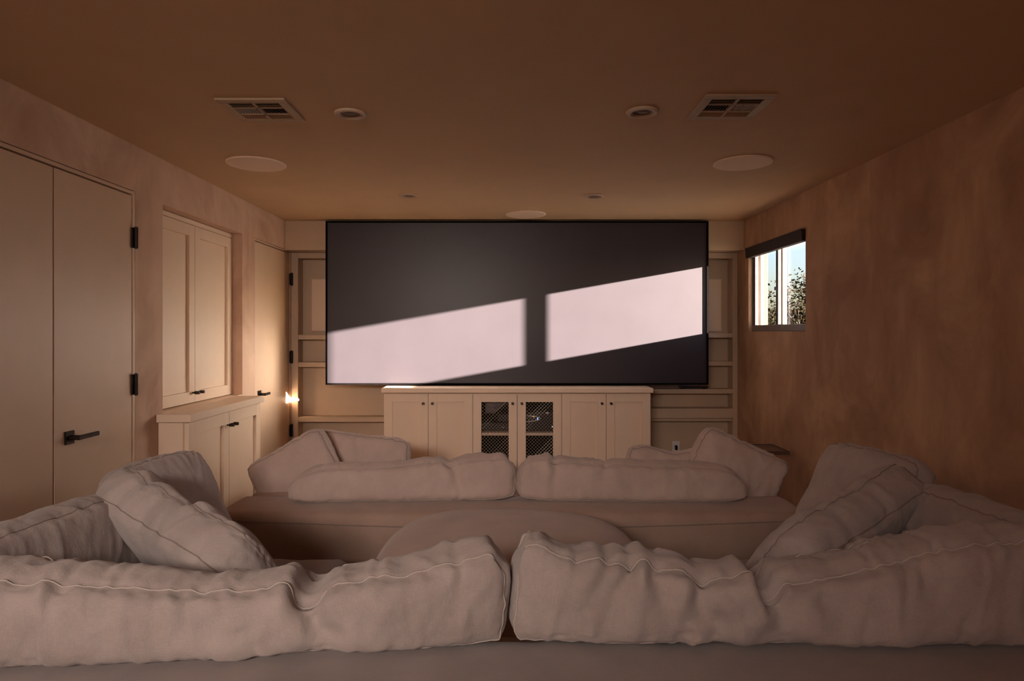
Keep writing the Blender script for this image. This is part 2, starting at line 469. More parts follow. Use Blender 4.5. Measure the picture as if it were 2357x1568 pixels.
d1 = empty('door_1', (-1.82, (D1 + DM) / 2, 0), 'left leaf of the flush double doors, plain, cut by the photo edge', 'door', kind='structure')
leaf(d1, D1 + .024, DM - .004, DZ - .024)
d2 = empty('door_2', (-1.82, (DM + D2) / 2, 0), 'right leaf of the flush double doors with a black lever handle', 'door', kind='structure')
leaf(d2, DM + .004, D2 - .024, DZ - .024)
lever(d2, 2.705, 0.930)
for z in (1.815, 1.112, 0.35):
    hinge(d2, D2 - .016, z)
j1 = boxes_obj('trim_3', [(-1.85, -1.802, D1, D1 + .018, 0, DZ), (-1.85, -1.802, D2 - .018, D2 - .003, 0, DZ), (-1.85, -1.802, D1 + .018, D2 - .018, DZ - .018, DZ - .003)], M['door'])
tag(j1, 'flush taupe jamb around the double doors', 'trim', kind='structure')
d3 = empty('door_3', (-1.82, (F1 + F2) / 2, 0), 'narrow flush taupe door at the far end beside the shelves', 'door', kind='structure')
leaf(d3, F1 + .006, F2 - .006, DZ - .03)
lever(d3, 4.765, 0.915, 1, ln=.09)
for z in (1.80, 1.16, 0.555):
    hinge(d3, F2 + .006, z)
j2 = boxes_obj('trim_4', [(-1.85, -1.802, F1, F1 + .003, 0, DZ - .01), (-1.85, -1.802, F1, F2, DZ - .024, DZ - .013), ], M['door'])
tag(j2, 'flush taupe head jamb above the far door', 'trim', kind='structure')
gp = boxes_obj('gap_backing', [(-1.904, -1.848, D1, D2, 0, DZ), (-1.904, -1.848, F1, F2, 0, DZ - .01)], M['gap'])  # sheets behind the leaves, coloured dark as gap shade
tag(gp, 'dark backing sheets painting shade into the gaps around the flush doors', 'trim', kind='structure')

# ------------------------------------------------------------------ shaker doors
def knob(parent, F, u, z, ln=0.036):
    """T-free cylinder pull standing out of a door; F maps (u, outward, z) to the room"""
    bm = bmesh.new()
    cyl(bm, F(u, 0, z), F(u, ln * .55, z), .0045, n=10)
    cyl(bm, F(u, ln * .40, z), F(u, ln + .006, z), .0095, n=14)
    return bm_obj('knob', bm, M['bronze'], parent, smooth=False)

def fbox(F, u0, u1, n0, n1, z0, z1):
    a = F(u0, n0, z0); b = F(u1, n1, z1)
    return (min(a[0], b[0]), max(a[0], b[0]), min(a[1], b[1]), max(a[1], b[1]), min(a[2], b[2]), max(a[2], b[2]))

def shaker(parent, F, u0, u1, z0, z1, st=0.063, th=0.022, rec=0.017, knob_at=None, m='paint', open_panel=False):
    bs = [fbox(F, u0, u0 + st, 0, th, z0, z1), fbox(F, u1 - st, u1, 0, th, z0, z1),
          fbox(F, u0 + st, u1 - st, 0, th, z1 - st, z1), fbox(F, u0 + st, u1 - st, 0, th, z0, z0 + st)]
    d = boxes_obj('door', bs, M[m], parent, bev=0.0008)
    if not open_panel:
        boxes_obj('panel', [fbox(F, u0 + st - .003, u1 - st + .003, .001, th - rec, z0 + st - .003, z1 - st + .003)], M[m], d)
    if knob_at:
        knob(d, lambda u, n, z: F(u, n + th, z), *knob_at)
    return d

# upper cabinet in the recess
FU = lambda u, n, z: (-1.890 + n, u, z)
uc = empty('wall_cabinet', (-1.86, 3.94, 0.94), 'tall beige two-door cabinet recessed in the left wall above the counter', 'cabinet')
boxes_obj('body', [(-1.904, -1.889, N1 + .004, N2 - .004, .945, NZ - .004), (-1.889, -1.868, N1 + .004, N2 - .004, 1.997, NZ - .004)], M['paint'], uc)
shaker(uc, FU, N1 + .006, 3.9225, .948, 1.994, .066, knob_at=(3.895, 1.006))
shaker(uc, FU, 3.9265, N2 - .006, .948, 1.994, .066, knob_at=(3.954, 1.006))
# lower cabinet and counter
FL = lambda u, n, z: (-1.665 + n, u, z)
lc = empty('base_cabinet', (-1.73, 3.87, 0), 'beige two-door base cabinet standing out from the left wall', 'cabinet')
boxes_obj('body', [(XL + .002, -1.665, 3.385, 4.362, 0.0, .900)], M['paint'], lc)
shaker(lc, FL, 3.388, 3.873, .06, .896, .07, knob_at=(3.845, .822))
shaker(lc, FL, 3.877, 4.360, .06, .896, .07, knob_at=(3.905, .822))
boxes_obj('side_panel', [(-1.755, -1.668, 3.377, 3.386, .02, .898)], M['paint'], lc)
ct = boxes_obj('counter_top', [(XL + .002, -1.622, 3.362, 4.374, .902, .943), (-1.904, XL + .002, N1 + .004, N2 - .004, .902, .943)], M['paint'], bev=0.002)
tag(ct, 'thick beige counter top on the base cabinet, running into the recess', 'counter')

# ------------------------------------------------------------------ built-in shelves at the back
YF = 5.45
def shelf_unit(label, xs, stile, zs, back_x):
    s = empty('built_in_shelf', ((xs[0] + xs[1]) / 2, YF, 0), label, 'shelf')
    box_obj('stile', (*stile, YF, YB, 0, 2.02), M['paint_shaded'], s)
    box_obj('top_rail', (*xs, YF, YF + .05, 1.975, 2.02), M['paint_shaded'], s)
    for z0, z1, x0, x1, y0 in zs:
        box_obj('shelf_board', (x0, x1, y0, YB - .001, z0, z1), M['paint_shaded'], s)
    return s
shelf_unit('recessed taupe shelves left of the screen beside the far door', (-1.742, -0.20), (XL, -1.742),
    [(1.304, 1.342, -1.741, -0.20, YF), (1.078, 1.116, -1.741, -0.20, YF), (.622, .664, -1.741, -0.97, YF)], None)
shelf_unit('recessed taupe shelves right of the screen under the window corner', (0.20, 1.845), (1.845, XR),
    [(1.318, 1.354, .20, 1.844, YF), (1.086, 1.123, .20, 1.844, YF), (.857, .895, 1.09, 1.844, YF - .01), (.655, .735, 1.09, 1.844, YF - .01), (.625, .650, 1.09, 1.844, YF + .02)], None)

def wall_speaker(label, x0, x1, lx):
    s = empty('wall_speaker', ((x0 + x1) / 2, YB, 1.37), label, 'speaker', 'in-wall speakers beside the screen')
    box_obj('frame', (x0, x1, YB - .012, YB - .001, 1.372, 1.812), M['white'] if False else M['grille'], s, bev=.002)
    box_obj('grille', (x0 + .006, x1 - .006, YB - .015, YB - .011, 1.378, 1.806), M['grille'], s, bev=.001)
    box_obj('badge', (lx - .010, lx + .010, YB - .0165, YB - .0145, 1.394, 1.401), M['white'], s, bev=0)
wall_speaker('flush rectangular speaker behind the left edge of the screen', -1.665, -1.405, -1.60)
wall_speaker('flush rectangular speaker behind the right edge of the screen', 1.53, 1.79, 1.72)

sb = empty('media_box', (1.53, 5.49, .895), 'flat black box on the shelf under the right corner of the screen', 'device')
box_obj('body', (1.415, 1.645, 5.455, 5.53, .900, .916), M['blackgloss'], sb, bev=.003)
box_obj('foot', (1.43, 1.45, 5.465, 5.52, .895, .901), M['black'], sb, bev=0)
box_obj('foot', (1.61, 1.63, 5.465, 5.52, .895, .901), M['black'], sb, bev=0)
ol = empty('wall_outlet', (1.408, YB, .36), 'white wall outlet with a black plug below the right shelves', 'outlet')
box_obj('plate', (1.377, 1.440, YB - .008, YB - .001, .335, .445), M['white'], ol, bev=.002)
box_obj('plug', (1.396, 1.416, YB - .034, YB - .006, .372, .412), M['blackgloss'], ol, bev=.004)

# ------------------------------------------------------------------ projection screen
X0, X1, Z0, Z1, YSC = -1.4575, 1.582, .946, 2.247, 5.25
ps = empty('projection_screen', ((X0 + X1) / 2, YSC, Z0), 'wide fixed-frame projection screen with thin black border on the back wall', 'screen')
fw = .013
boxes_obj('frame', [(X0, X1, YSC - .010, YS - .004, Z0, Z0 + fw), (X0, X1, YSC - .010, YS - .004, Z1 - fw, Z1),
    (X0, X0 + fw, YSC - .010, YS - .004, Z0 + fw, Z1 - fw), (X1 - fw, X1, YSC - .010, YS - .004, Z0 + fw, Z1 - fw)], M['black'], ps)
box_obj('screen_surface', (X0 + fw, X1 - fw, YSC, YSC + .006, Z0 + fw, Z1 - fw), M['screen'], ps, bev=0)
box_obj('backing', (X0 + fw, X1 - fw, YSC + .0065, YS - .005, Z0 + fw, Z1 - fw), M['black'], ps, bev=0)

# ------------------------------------------------------------------ console
CF = 5.045
FC = lambda u, n, z: (u, CF + .02 - n, z)
cs = empty('media_console', (.0615, 5.25, 0), 'long beige console of six doors under the projection screen', 'cabinet')
edges = [-.958, -.6182, -.2784, .0614, .4012, .7410, 1.081]
boxes_obj('body', [(-.958, -.270, CF + .021, YF - .002, 0, .900), (.393, 1.081, CF + .021, YF - .002, 0, .900),
    (-.270, .393, CF + .40, YF - .002, 0, .900), (-.270, .393, CF + .021, CF + .40, 0, .05), (-.270, .393, CF + .021, CF + .40, .88, .900)], M['paint'], cs)
box_obj('inner_back', (-.268, .391, CF + .385, CF + .399, .05, .88), M['black'], cs, bev=0)
for ix in (-.2695, .385):
    box_obj('inner_side', (ix, ix + .0075, CF + .03, CF + .385, .051, .879), M['black'], cs, bev=0)
box_obj('inner_shelf', (-.262, .385, CF + .035, CF + .384, .568, .590), M['paint'], cs)
for i in range(6):
    mid = i in (2, 3)
    u0, u1 = edges[i] + .0015, edges[i + 1] - .0015
    ku = (edges[i + 1] - .036) if i % 2 == 0 else (edges[i] + .034)
    d = shaker(cs, FC, u0, u1, .07, .894, .064, knob_at=(ku, .822), open_panel=mid)
    if mid:      # woven diamond wire infill
        a0, a1, b0, b1 = u0 + .062, u1 - .062, .30, .832
        bm = bmesh.new()
        sp = .0262
        for sgn in (1, -1):
            k = -int(1.2 / sp)
            while k * sp < 1.2:
                c0 = k * sp; k += 1
                pts = []
                # line  z - b0 = sgn*(u-a0) + c0  clipped to the opening
                for u in (a0, a1):
                    z = b0 + sgn * (u - a0) + c0
                    pts.append((u, z))
                (ua, za), (ub, zb) = pts
                def clip(u, z, u2, z2):
                    if z < b0: t = (b0 - z) / (z2 - z); return (u + (u2 - u) * t, b0)
                    if z > b1: t = (b1 - z) / (z2 - z); return (u + (u2 - u) * t, b1)
                    return (u, z)
                if max(za, zb) < b0 or min(za, zb) > b1: continue
                p = clip(ua, za, ub, zb); q = clip(ub, zb, ua, za)
                if abs(p[0] - q[0]) < .004: continue
                yy = CF + .0100 + (.0012 if sgn > 0 else 0)
                cyl(bm, (p[0], yy, p[1]), (q[0], yy, q[1]), .0011, n=5, cap=False)
        bm_obj('wire_mesh', bm, M['wire'], d)
tp = box_obj('console_top', (-.973, 1.096, 5.02, YF - .002, .902, .937), M['paint'], bev=.002)
tag(tp, 'long thick beige top board of the media console', 'counter')

# equipment behind the wire doors
def av_box(name, label, x0, x1, y0, y1, z0, z1, led=None):
    e = empty(name, ((x0 + x1) / 2, y0, z0), label, 'device')
    box_obj('body', (x0, x1, y0, y1, z0 + .006, z1), M['blackgloss'], e, bev=.003)
    for fx in (x0 + .02, x1 - .04):
        for fy in (y0 + .02, y1 - .04):
            box_obj('foot', (fx, fx + .02, fy, fy + .02, z0, z0 + .007), M['black'], e, bev=0)
    for (lx, lz, m, w, h) in led or []:
        box_obj('indicator', (lx - w / 2, lx + w / 2, y0 - .003, y0 + .001, lz - h / 2, lz + h / 2), M[m], e, bev=0)
    return e
av_box('disc_player', 'slim black player on the console shelf behind the left wire door', -.245, .075, 5.16, 5.41, .591, .655, [(-.05, .622, 'white', .026, .0035)])
av_box('receiver', 'black receiver with blue lights behind the right wire door', .09, .37, 5.14, 5.41, .591, .745, [(.222, .688, 'led_blue', .007, .007), (.222, .697, 'led_blue', .005, .005), (.188, .707, 'led_amber', .005, .005), (.335, .628, 'led_white', .004, .004), (.295, .735, 'white', .022, .014)])
av_box('amplifier', 'large black amplifier at the bottom of the console behind the wire doors', -.22, .34, 5.15, 5.41, .051, .26, [(.20, .20, 'led_white', .004, .004)])
av_box('game_console', 'small black box stacked on the slim player', -.09, .07, 5.18, 5.38, .656, .72, [(.004, .700, 'led_white', .004, .004), (.004, .676, 'led_blue', .006, .006)])
bm = bmesh.new()     # crumpled grey sleeve hung behind the left wire door
gx = 10; vs = []
for i in range(gx + 1):
    for j in range(gx + 1):
        u = i / gx; v = j / gx
        x = -.185 + .17 * u; z = .87 - .135 * v * (1 - .55 * (u > .45) * (u - .45) * 2)
        y = 5.135 + .018 * math.sin(7 * u + 3 * v) + .014 * math.sin(11 * v - 4 * u)
        vs.append(bm.verts.new((x, y, z)))
for i in range(gx):
    for j in range(gx):
        bm.faces.new((vs[i * (gx + 1) + j], vs[(i + 1) * (gx + 1) + j], vs[(i + 1) * (gx + 1) + j + 1], vs[i * (gx + 1) + j + 1]))
bmesh.ops.solidify(bm, geom=bm.faces[:], thickness=.004)
tag(bm_obj('crumpled_sleeve', bm, M['paper'], smooth=True), 'crumpled grey sleeve at the top behind the left wire door', 'sleeve')
bm = bmesh.new()
tube(bm, [(.10, 5.13, .712), (.15, 5.125, .715), (.20, 5.118, .712), (.238, 5.112, .700), (.240, 5.112, .688), (.20, 5.118, .676), (.15, 5.125, .670), (.10, 5.13, .668)], .0035, n=6)
tag(bm_obj('white_cable', bm, M['white'], smooth=True), 'white cable loop hanging behind the right wire door', 'cable')

# ------------------------------------------------------------------ ceiling fixtures
def ceiling_speaker(label, x, y):
    s = empty('ceiling_speaker', (x, y, ZC), label, 'speaker', 'round ceiling speakers')
    bm = bmesh.new(); lathe(bm, [(.140, -.0005), (.152, -.0005), (.153, -.006), (.149, -.009), (.140, -.0085)], (x, y, ZC), 64)
    bm_obj('rim', bm, M['grille'], s, True)
    bm = bmesh.new(); lathe(bm, [(0, -.0095), (.08, -.0092), (.142, -.0082), (.142, -.001), (0, -.001)], (x, y, ZC), 64)
    bm_obj('grille', bm, M['grille'], s, False)
ceiling_speaker('round ceiling speaker beside the left wall', -1.343, 3.508)
ceiling_speaker('round ceiling speaker beside the right wall', 1.234, 3.486)
ceiling_speaker('round ceiling speaker just above the projection screen', .125, 5.005)

def downlight(label, x, y):
    s = empty('downlight', (x, y, ZC), label, 'ceiling light', 'recessed downlights')
    bm = bmesh.new(); lathe(bm, [(.064, -.0005), (.065, -.006), (.061, -.011), (.050, -.012), (.047, -.008), (.040, -.003)], (x, y, ZC), 48)
    bm_obj('trim_ring', bm, M['trimring'], s, True)
    bm = bmesh.new(); lathe(bm, [(.0475, -.0085), (.043, -.0035), (.030, -.0012), (0, -.0008)], (x, y, ZC), 48)
    bm_obj('baffle', bm, M['baffle'], s, True)
    bm = bmesh.new(); lathe(bm, [(0, -.0055), (.018, -.0045), (.024, -.001)], (x + .004, y, ZC), 32)
    bm_obj('lens', bm, M['baffle'], s, True)
downlight('recessed downlight near the left ceiling vent', -.651, 2.704)
downlight('recessed downlight near the right ceiling vent', .540, 2.682)
downlight('left of the two small downlights close to the screen', -.656, 4.315)
downlight('right of the two small downlights close to the screen', .553, 4.330)

slat_me = {}
def vent(label, x0, x1, y0, y1):
    s = empty('ceiling_vent', ((x0 + x1) / 2, (y0 + y1) / 2, ZC), label, 'vent', 'ceiling air vents')
    b = .036; z = ZC
    boxes_obj('frame', [(x0, x1, y0, y0 + b, z - .010, z - .0005), (x0, x1, y1 - b, y1, z - .010, z - .0005),
        (x0, x0 + b, y0 + b, y1 - b, z - .010, z - .0005), (x1 - b, x1, y0 + b, y1 - b, z - .010, z - .0005)], M['vent'], s, bev=.0015)
    box_obj('duct', (x0 + b * .8, x1 - b * .8, y0 + b * .8, y1 - b * .8, z - .002, z - .0005), M['black'], s, bev=0)
    xm = (x0 + x1) / 2
    ya, yb = y0 + b, y1 - b
    q1 = ya + (yb - ya) * .30; q2 = ya + (yb - ya) * .70
    boxes_obj('divider', [(xm - .006, xm + .006, ya, yb, z - .010, z - .002), (x0 + b, x1 - b, q1 - .004, q1 + .004, z - .010, z - .002), (x0 + b, x1 - b, q2 - .004, q2 + .004, z - .010, z - .002)], M['vent'], s)
    def slat(cx, cy, ln, along, tilt):
        key = (round(ln, 4), along, tilt)
        if key not in slat_me:
            bm = bmesh.new()
            vs = bmesh.ops.create_cube(bm, size=1.0)['verts']
            for v in vs: v.co = Vector((v.co.x * ln, v.co.y * (.0055 if along == 'Y' else .009), v.co.z * .0008))
            R = Matrix.Rotation(tilt, 4, 'X')
            if along == 'Y': R = Matrix.Rotation(math.pi / 2, 4, 'Z') @ R
            bmesh.ops.transform(bm, matrix=R, verts=bm.verts)
            me = bpy.data.meshes.new('slat'); bm.to_mesh(me); bm.free(); me.materials.append(M['vent'])
            slat_me[key] = me
        o = bpy.data.objects.new('slat', slat_me[key]); COL.objects.link(o)
        o.parent = s; o.location = Vector((cx, cy, z - .0065)) - ORG[s]
    for (a, c) in ((x0 + b, xm - .006), (xm + .006, x1 - b)):
        for k in range(3):
            slat((a + c) / 2, ya + (q1 - .004 - ya) * (k + .5) / 3, c - a, 'X', 0.80)
            slat((a + c) / 2, q2 + .004 + (yb - q2 - .004) * (k + .5) / 3, c - a, 'X', -0.60)
        n = 9
        for k in range(n):
            slat(a + (c - a) * (k + .5) / n, (q1 + q2) / 2, q2 - q1 - .008, 'Y', -0.9 if c <= xm else 0.9)
vent('square ceiling vent on the left side', -1.130, -.860, 2.525, 2.790)
vent('square ceiling vent on the right side', .740, 1.012, 2.483, 2.758)

# ------------------------------------------------------------------ side table
t = empty('side_table', (1.57, 4.34, 0), 'small dark walnut side table beside the right arm of the front sofa', 'table')
box_obj('table_top', (1.36, 1.786, 4.20, 4.478, .582, .600), M['walnut'], t, bev=.002)
boxes_obj('rim', [(1.36, 1.786, 4.20, 4.206, .600, .605), (1.36, 1.786, 4.472, 4.478, .600, .605), (1.78, 1.786, 4.206, 4.472, .600, .605), (1.36, 1.366, 4.206, 4.472, .600, .605)], M['walnut'], t)
for yy in (4.215, 4.447):
    box_obj('leg', (1.470, 1.490, yy, yy + .016, .016, .582), M['bronze'], t, bev=.001)
boxes_obj('foot_bar', [(1.47, 1.76, 4.215, 4.231, 0, .016), (1.47, 1.76, 4.447, 4.463, 0, .016), (1.47, 1.49, 4.231, 4.447, 0, .016)], M['bronze'], t)

# ------------------------------------------------------------------ sofas
def soft_box(name, b, mat_, parent, r=.06, n=None, puff=.0, seed=0, wr=.0015):
    """upholstered block: rounded cuboid on a lattice, gently puffed"""
    x0, x1, y0, y1, z0, z1 = b
    Lx, Ly, Lz = x1 - x0, y1 - y0, z1 - z0
    nx, ny, nz = n or (max(10, int(Lx / .04)), max(10, int(Ly / .04)), max(8, int(Lz / .04)))
    P, Fc, _ = lattice(nx, ny, nz)
    h = np.array([Lx, Ly, Lz]) / 2
    p = P * h
    # concentrate samples on the rounded rim
    inner = np.clip(p, -(h - r), h - r)
    d = p - inner
    ln = np.linalg.norm(d, axis=1, keepdims=True); ln[ln < 1e-9] = 1
    mx = np.max(np.abs(d), axis=1, keepdims=True)
    p = inner + d / ln * mx
    q = np.prod(1 - np.clip(np.abs(P), 0, 1) ** 4 + 1e-6, axis=1) * 0
    for ax in range(3):
        o = [i for i in range(3) if i != ax]
        dome = (1 - P[:, o[0]] ** 2) * (1 - P[:, o[1]] ** 2)
        p[:, ax] += np.sign(P[:, ax]) * (np.abs(P[:, ax]) > .999) * dome * puff
    c = np.array([(x0 + x1) / 2, (y0 + y1) / 2, (z0 + z1) / 2])
    w = p + c
    if wr:
        w = w + normals(w, Fc) * (snoise(w, .22, seed) * wr * 2 + snoise(w, .08, seed + 5) * wr)[:, None]
    return add_mesh(name, w, Fc.tolist(), mat_, parent, True)

def lattice(nx, ny, nz):
    N = (nx, ny, nz)
    pts = []; quads = []; off = 0
    for ax in range(3):
        o1, o2 = [(1, 2), (2, 0), (0, 1)][ax]
        for side in (0, 1):
            I, J = np.meshgrid(np.arange(N[o1] + 1), np.arange(N[o2] + 1), indexing='ij')
            g = np.zeros(I.shape + (3,), dtype=np.int64)
            g[..., o1] = I; g[..., o2] = J; g[..., ax] = side * N[ax]
            idx = np.arange(I.size).reshape(I.shape) + off
            a = idx[:-1, :-1]; b = idx[1:, :-1]; c = idx[1:, 1:]; d = idx[:-1, 1:]
            q = np.stack([a, b, c, d] if side else [a, d, c, b], -1).reshape(-1, 4)
            pts.append(g.reshape(-1, 3)); quads.append(q); off += I.size
    pts = np.concatenate(pts); quads = np.concatenate(quads)
    u, inv = np.unique(pts, axis=0, return_inverse=True)
    inv = inv.reshape(-1)
    quads = inv[quads]
    return u / (np.array(N) / 2) - 1.0, quads, u

def normals(p, q):
    a = p[q[:, 2]] - p[q[:, 0]]; b = p[q[:, 3]] - p[q[:, 1]]
    f = np.cross(a, b)
    n = np.zeros_like(p)
    for k in range(4):
        np.add.at(n, q[:, k], f)
    l = np.linalg.norm(n, axis=1, keepdims=True); l[l < 1e-12] = 1
    return n / l

def snoise(p, wl, seed, k=7):
    r = np.random.RandomState(seed)
    out = np.zeros(len(p)); ph = np.zeros(len(p))
    for i in range(k):
        d = r.normal(size=3); d /= np.linalg.norm(d)
        f = 2 * math.pi / wl * r.uniform(.6, 1.5)
        out += np.sin(p @ d * f + r.uniform(0, 6.28) + 1.3 * ph)
        ph = np.sin(p @ d[[1, 2, 0]] * f * .7 + r.uniform(0, 6.28))
    return out / math.sqrt(k) / 1.4

def spl(x, pts):
    """smooth interpolation (Catmull-Rom on sorted control points)"""
    xs = np.array([a for a, _ in pts]); ys = np.array([b for _, b in pts])
    if len(xs) == 1: return np.full_like(x, ys[0])
    m = np.gradient(ys, xs)
    x = np.clip(x, xs[0], xs[-1])
    i = np.clip(np.searchsorted(xs, x) - 1, 0, len(xs) - 2)
    h = xs[i + 1] - xs[i]; t_ = (x - xs[i]) / h
    return ((2 * t_**3 - 3 * t_**2 + 1) * ys[i] + (t_**3 - 2 * t_**2 + t_) * h * m[i] + (-2 * t_**3 + 3 * t_**2) * ys[i + 1] + (t_**3 - t_**2) * h * m[i + 1])

def cushion(label, size, loc, ex, ez, mat_, seam_mat, n=(120, 24, 44), gus=.55, top=None, bot=None, bend=None, folds=(), nf=14,
            seed=1, kx=.06, kz=.14, wr=1.0, bulge=.018, end_pinch=None, group='linen sofa cushions', cat='cushion', name='cushion'):
    """boxed linen cushion: two panels and a gusset band; local x length, y thickness, z height; b=-1 is the front panel"""
    L, T, H = size
    P, F, _ = lattice(*n)
    a, b, c = P[:, 0], P[:, 1], P[:, 2]
    aa, ac = np.abs(a), np.abs(c)
    prof = np.sqrt(np.clip((1 - aa**5) * (1 - ac**3.2), 0, 1))
    x = L / 2 * a * (1 - kx * ac**5 - .012 * (1 - c**2) * aa**6)
    z = H / 2 * c * (1 - kz * aa**9 - .02 * (1 - a**2) * ac**6 * 0)
    y = T / 2 * b * (gus + (1 - gus) * prof)
    # gusset bands swell between their seams
    x = x + np.sign(a) * (aa > .999) * bulge * (1 - b**2) * (1 - .5 * c**2)
    z = z + np.sign(c) * (ac > .999) * bulge * (1 - b**2) * (1 - .6 * aa**8)
    if top is not None: z = z + (c + 1) / 2 * spl(a, top)
    if bot is not None: z = z + (1 - c) / 2 * spl(a, bot)
    if bend is not None: y = y + spl(a, bend)
    p = np.stack([x, y, z], 1)
    nr = normals(p, F)
    r = np.random.RandomState(seed)
    # panel coordinates in metres
    px, pz = L / 2 * a, H / 2 * c
    disp = np.zeros(len(p))
    fl = list(folds)
    for k in range(nf):                       # short creases running in from the seams
        s = r.choice([-1, 1]); a0 = r.uniform(-.97, .97)
        ang = r.normal(0, .35); ln_ = r.uniform(.25, .8) * H
        fl.append((a0 * L / 2, s * H / 2 * .98, a0 * L / 2 + math.sin(ang) * ln_, s * H / 2 * .98 - s * math.cos(ang) * ln_, r.uniform(.006, .016), r.uniform(-.007, .006) * wr, r.choice([-1, 1]), r.choice([-1, 1])))
    for f in fl:
        x0_, z0_, x1_, z1_, w_, d_, side, asym = f
        dx, dz = x1_ - x0_, z1_ - z0_; l2 = dx * dx + dz * dz + 1e-9; ll = math.sqrt(l2)
        t_ = ((px - x0_) * dx + (pz - z0_) * dz) / l2
        wob = .35 * w_ * np.sin(9 * t_ + x0_ * 50)
        s_ = ((px - x0_) * dz - (pz - z0_) * dx) / ll + wob
        wt = w_ * (1 + .9 * np.clip(t_, 0, 1))
        env = np.where(t_ < 0, np.exp(-(t_ * ll / (w_ * 1.4))**2), np.clip(1 - np.clip(t_, 0, 1.25) / 1.25, 0, 1) ** .8)
        shape = np.exp(-(s_ / wt)**2) - .55 * np.exp(-((s_ - asym * 1.7 * wt) / (1.1 * wt))**2)
        sd = np.clip(.5 - side * b * .0 + (1 if side == 0 else 0), 0, 1) if side == 0 else np.where(b * side < .999, np.where(ac > .99, .6, np.where(b * side < -.999, 0, .6)), 1.0)
        disp += d_ * shape * env * sd
    rid = 1 - np.abs(snoise(p * np.array([1, 1, .45]), .16, seed + 1))
    disp += (snoise(p, .30, seed + 2) * .006 + (np.clip(rid, -.5, 1)**2 - .4) * .0050 + snoise(p * np.array([1, 1, .5]), .055, seed + 3) * .0012) * wr
    # puckers next to the seams, seams drawn in
    ds = np.minimum.reduce([np.where(np.abs(b) > .999, np.minimum((1 - aa) * L / 2, (1 - ac) * H / 2), (1 - np.abs(b)) * T / 2 * gus)])
    disp += np.exp(-ds / .022) * snoise(p, .035, seed + 4) * .0030 * wr - .0045 * np.exp(-(ds / .012)**2)
    disp = disp * (.35 + .65 * np.clip((c + 1) / .22, 0, 1))      # calm where it rests on its lower edge
    p = p + nr * disp[:, None]
    ex = Vector(ex).normalized(); ez = Vector(ez); ez = (ez - ex * ez.dot(ex)).normalized(); ey = ez.cross(ex)
    R = np.array([list(ex), list(ey), list(ez)])
    w = p @ R + np.array(loc)
    o = add_mesh(name, w, F.tolist(), mat_, None, True)
    tag(o, label, cat, group)
    nw = normals(w, F)
    # piped seams on both rims
    I = np.rint((P + 1) / 2 * np.array(n)).astype(int)
    key = {tuple(k): i for i, k in enumerate(I)}
    nx, ny, nz = n
    for j in (0, ny):
        loop = [(i, j, 0) for i in range(nx)] + [(nx, j, k) for k in range(nz)] + [(i, j, nz) for i in range(nx, 0, -1)] + [(0, j, k) for k in range(nz, 0, -1)]
        ids = [key[q] for q in loop]
        pts = w[ids] + nw[ids] * .0006
        bm = bmesh.new(); tube(bm, pts.tolist(), .0021, n=5, closed=True)
        bm_obj('seam', bm, seam_mat, o, True)
    return o

def seam_line(parent, pts, m='seam_d', r=.0025):
    bm = bmesh.new(); tube(bm, pts, r, n=5)
    return bm_obj('seam', bm, M[m], parent, True)

# rear sofa (nearest the camera, seen from behind)
rs = empty('sofa', (0, 1.95, 0), 'large grey-brown rear sofa nearest the camera seen over its back', 'sofa')
soft_box('back', (-1.62, 1.62, 1.30, 1.66, .03, .600), M['sofa_g'], rs, .05, seed=3, puff=.004)
soft_box('arm', (-1.62, -1.36, 1.665, 2.78, .03, .45), M['sofa_g'], rs, .05, seed=4)
soft_box('arm', (1.36, 1.62, 1.665, 2.78, .03, .45), M['sofa_g'], rs, .05, seed=5)
soft_box('seat', (-1.355, 1.355, 1.665, 2.08, .03, .42), M['sofa_g'], rs, .05, seed=6)
soft_box('seat', (-1.355, -.66, 2.085, 2.78, .03, .42), M['sofa_g'], rs, .05, seed=7)
soft_box('seat', (.66, 1.355, 2.085, 2.78, .03, .42), M['sofa_g'], rs, .05, seed=8)
# front sofa
fs = empty('sofa', (.03, 3.7, 0), 'brown front sofa facing the screen, lower back visible behind the pouf', 'sofa')
soft_box('back', (-1.41, 1.45, 3.140, 3.50, .03, .500), M['sofa'], fs, .03, n=(90, 14, 18), seed=9, puff=.012)
soft_box('arm', (-1.39, -1.08, 3.505, 4.30, .03, .50), M['sofa'], fs, .04, seed=10)
soft_box('arm', (1.14, 1.45, 3.505, 4.30, .03, .50), M['sofa'], fs, .04, seed=11)
soft_box('seat', (-1.075, 1.135, 3.505, 4.30, .03, .38), M['sofa'], fs, .05, seed=12)
seam_line(fs, [(-1.408 + 2.856 * i / 40, 3.137 - .013 * math.sin(math.pi * i / 40), .470 - .035 * math.sin(math.pi * i / 40)) for i in range(41)])

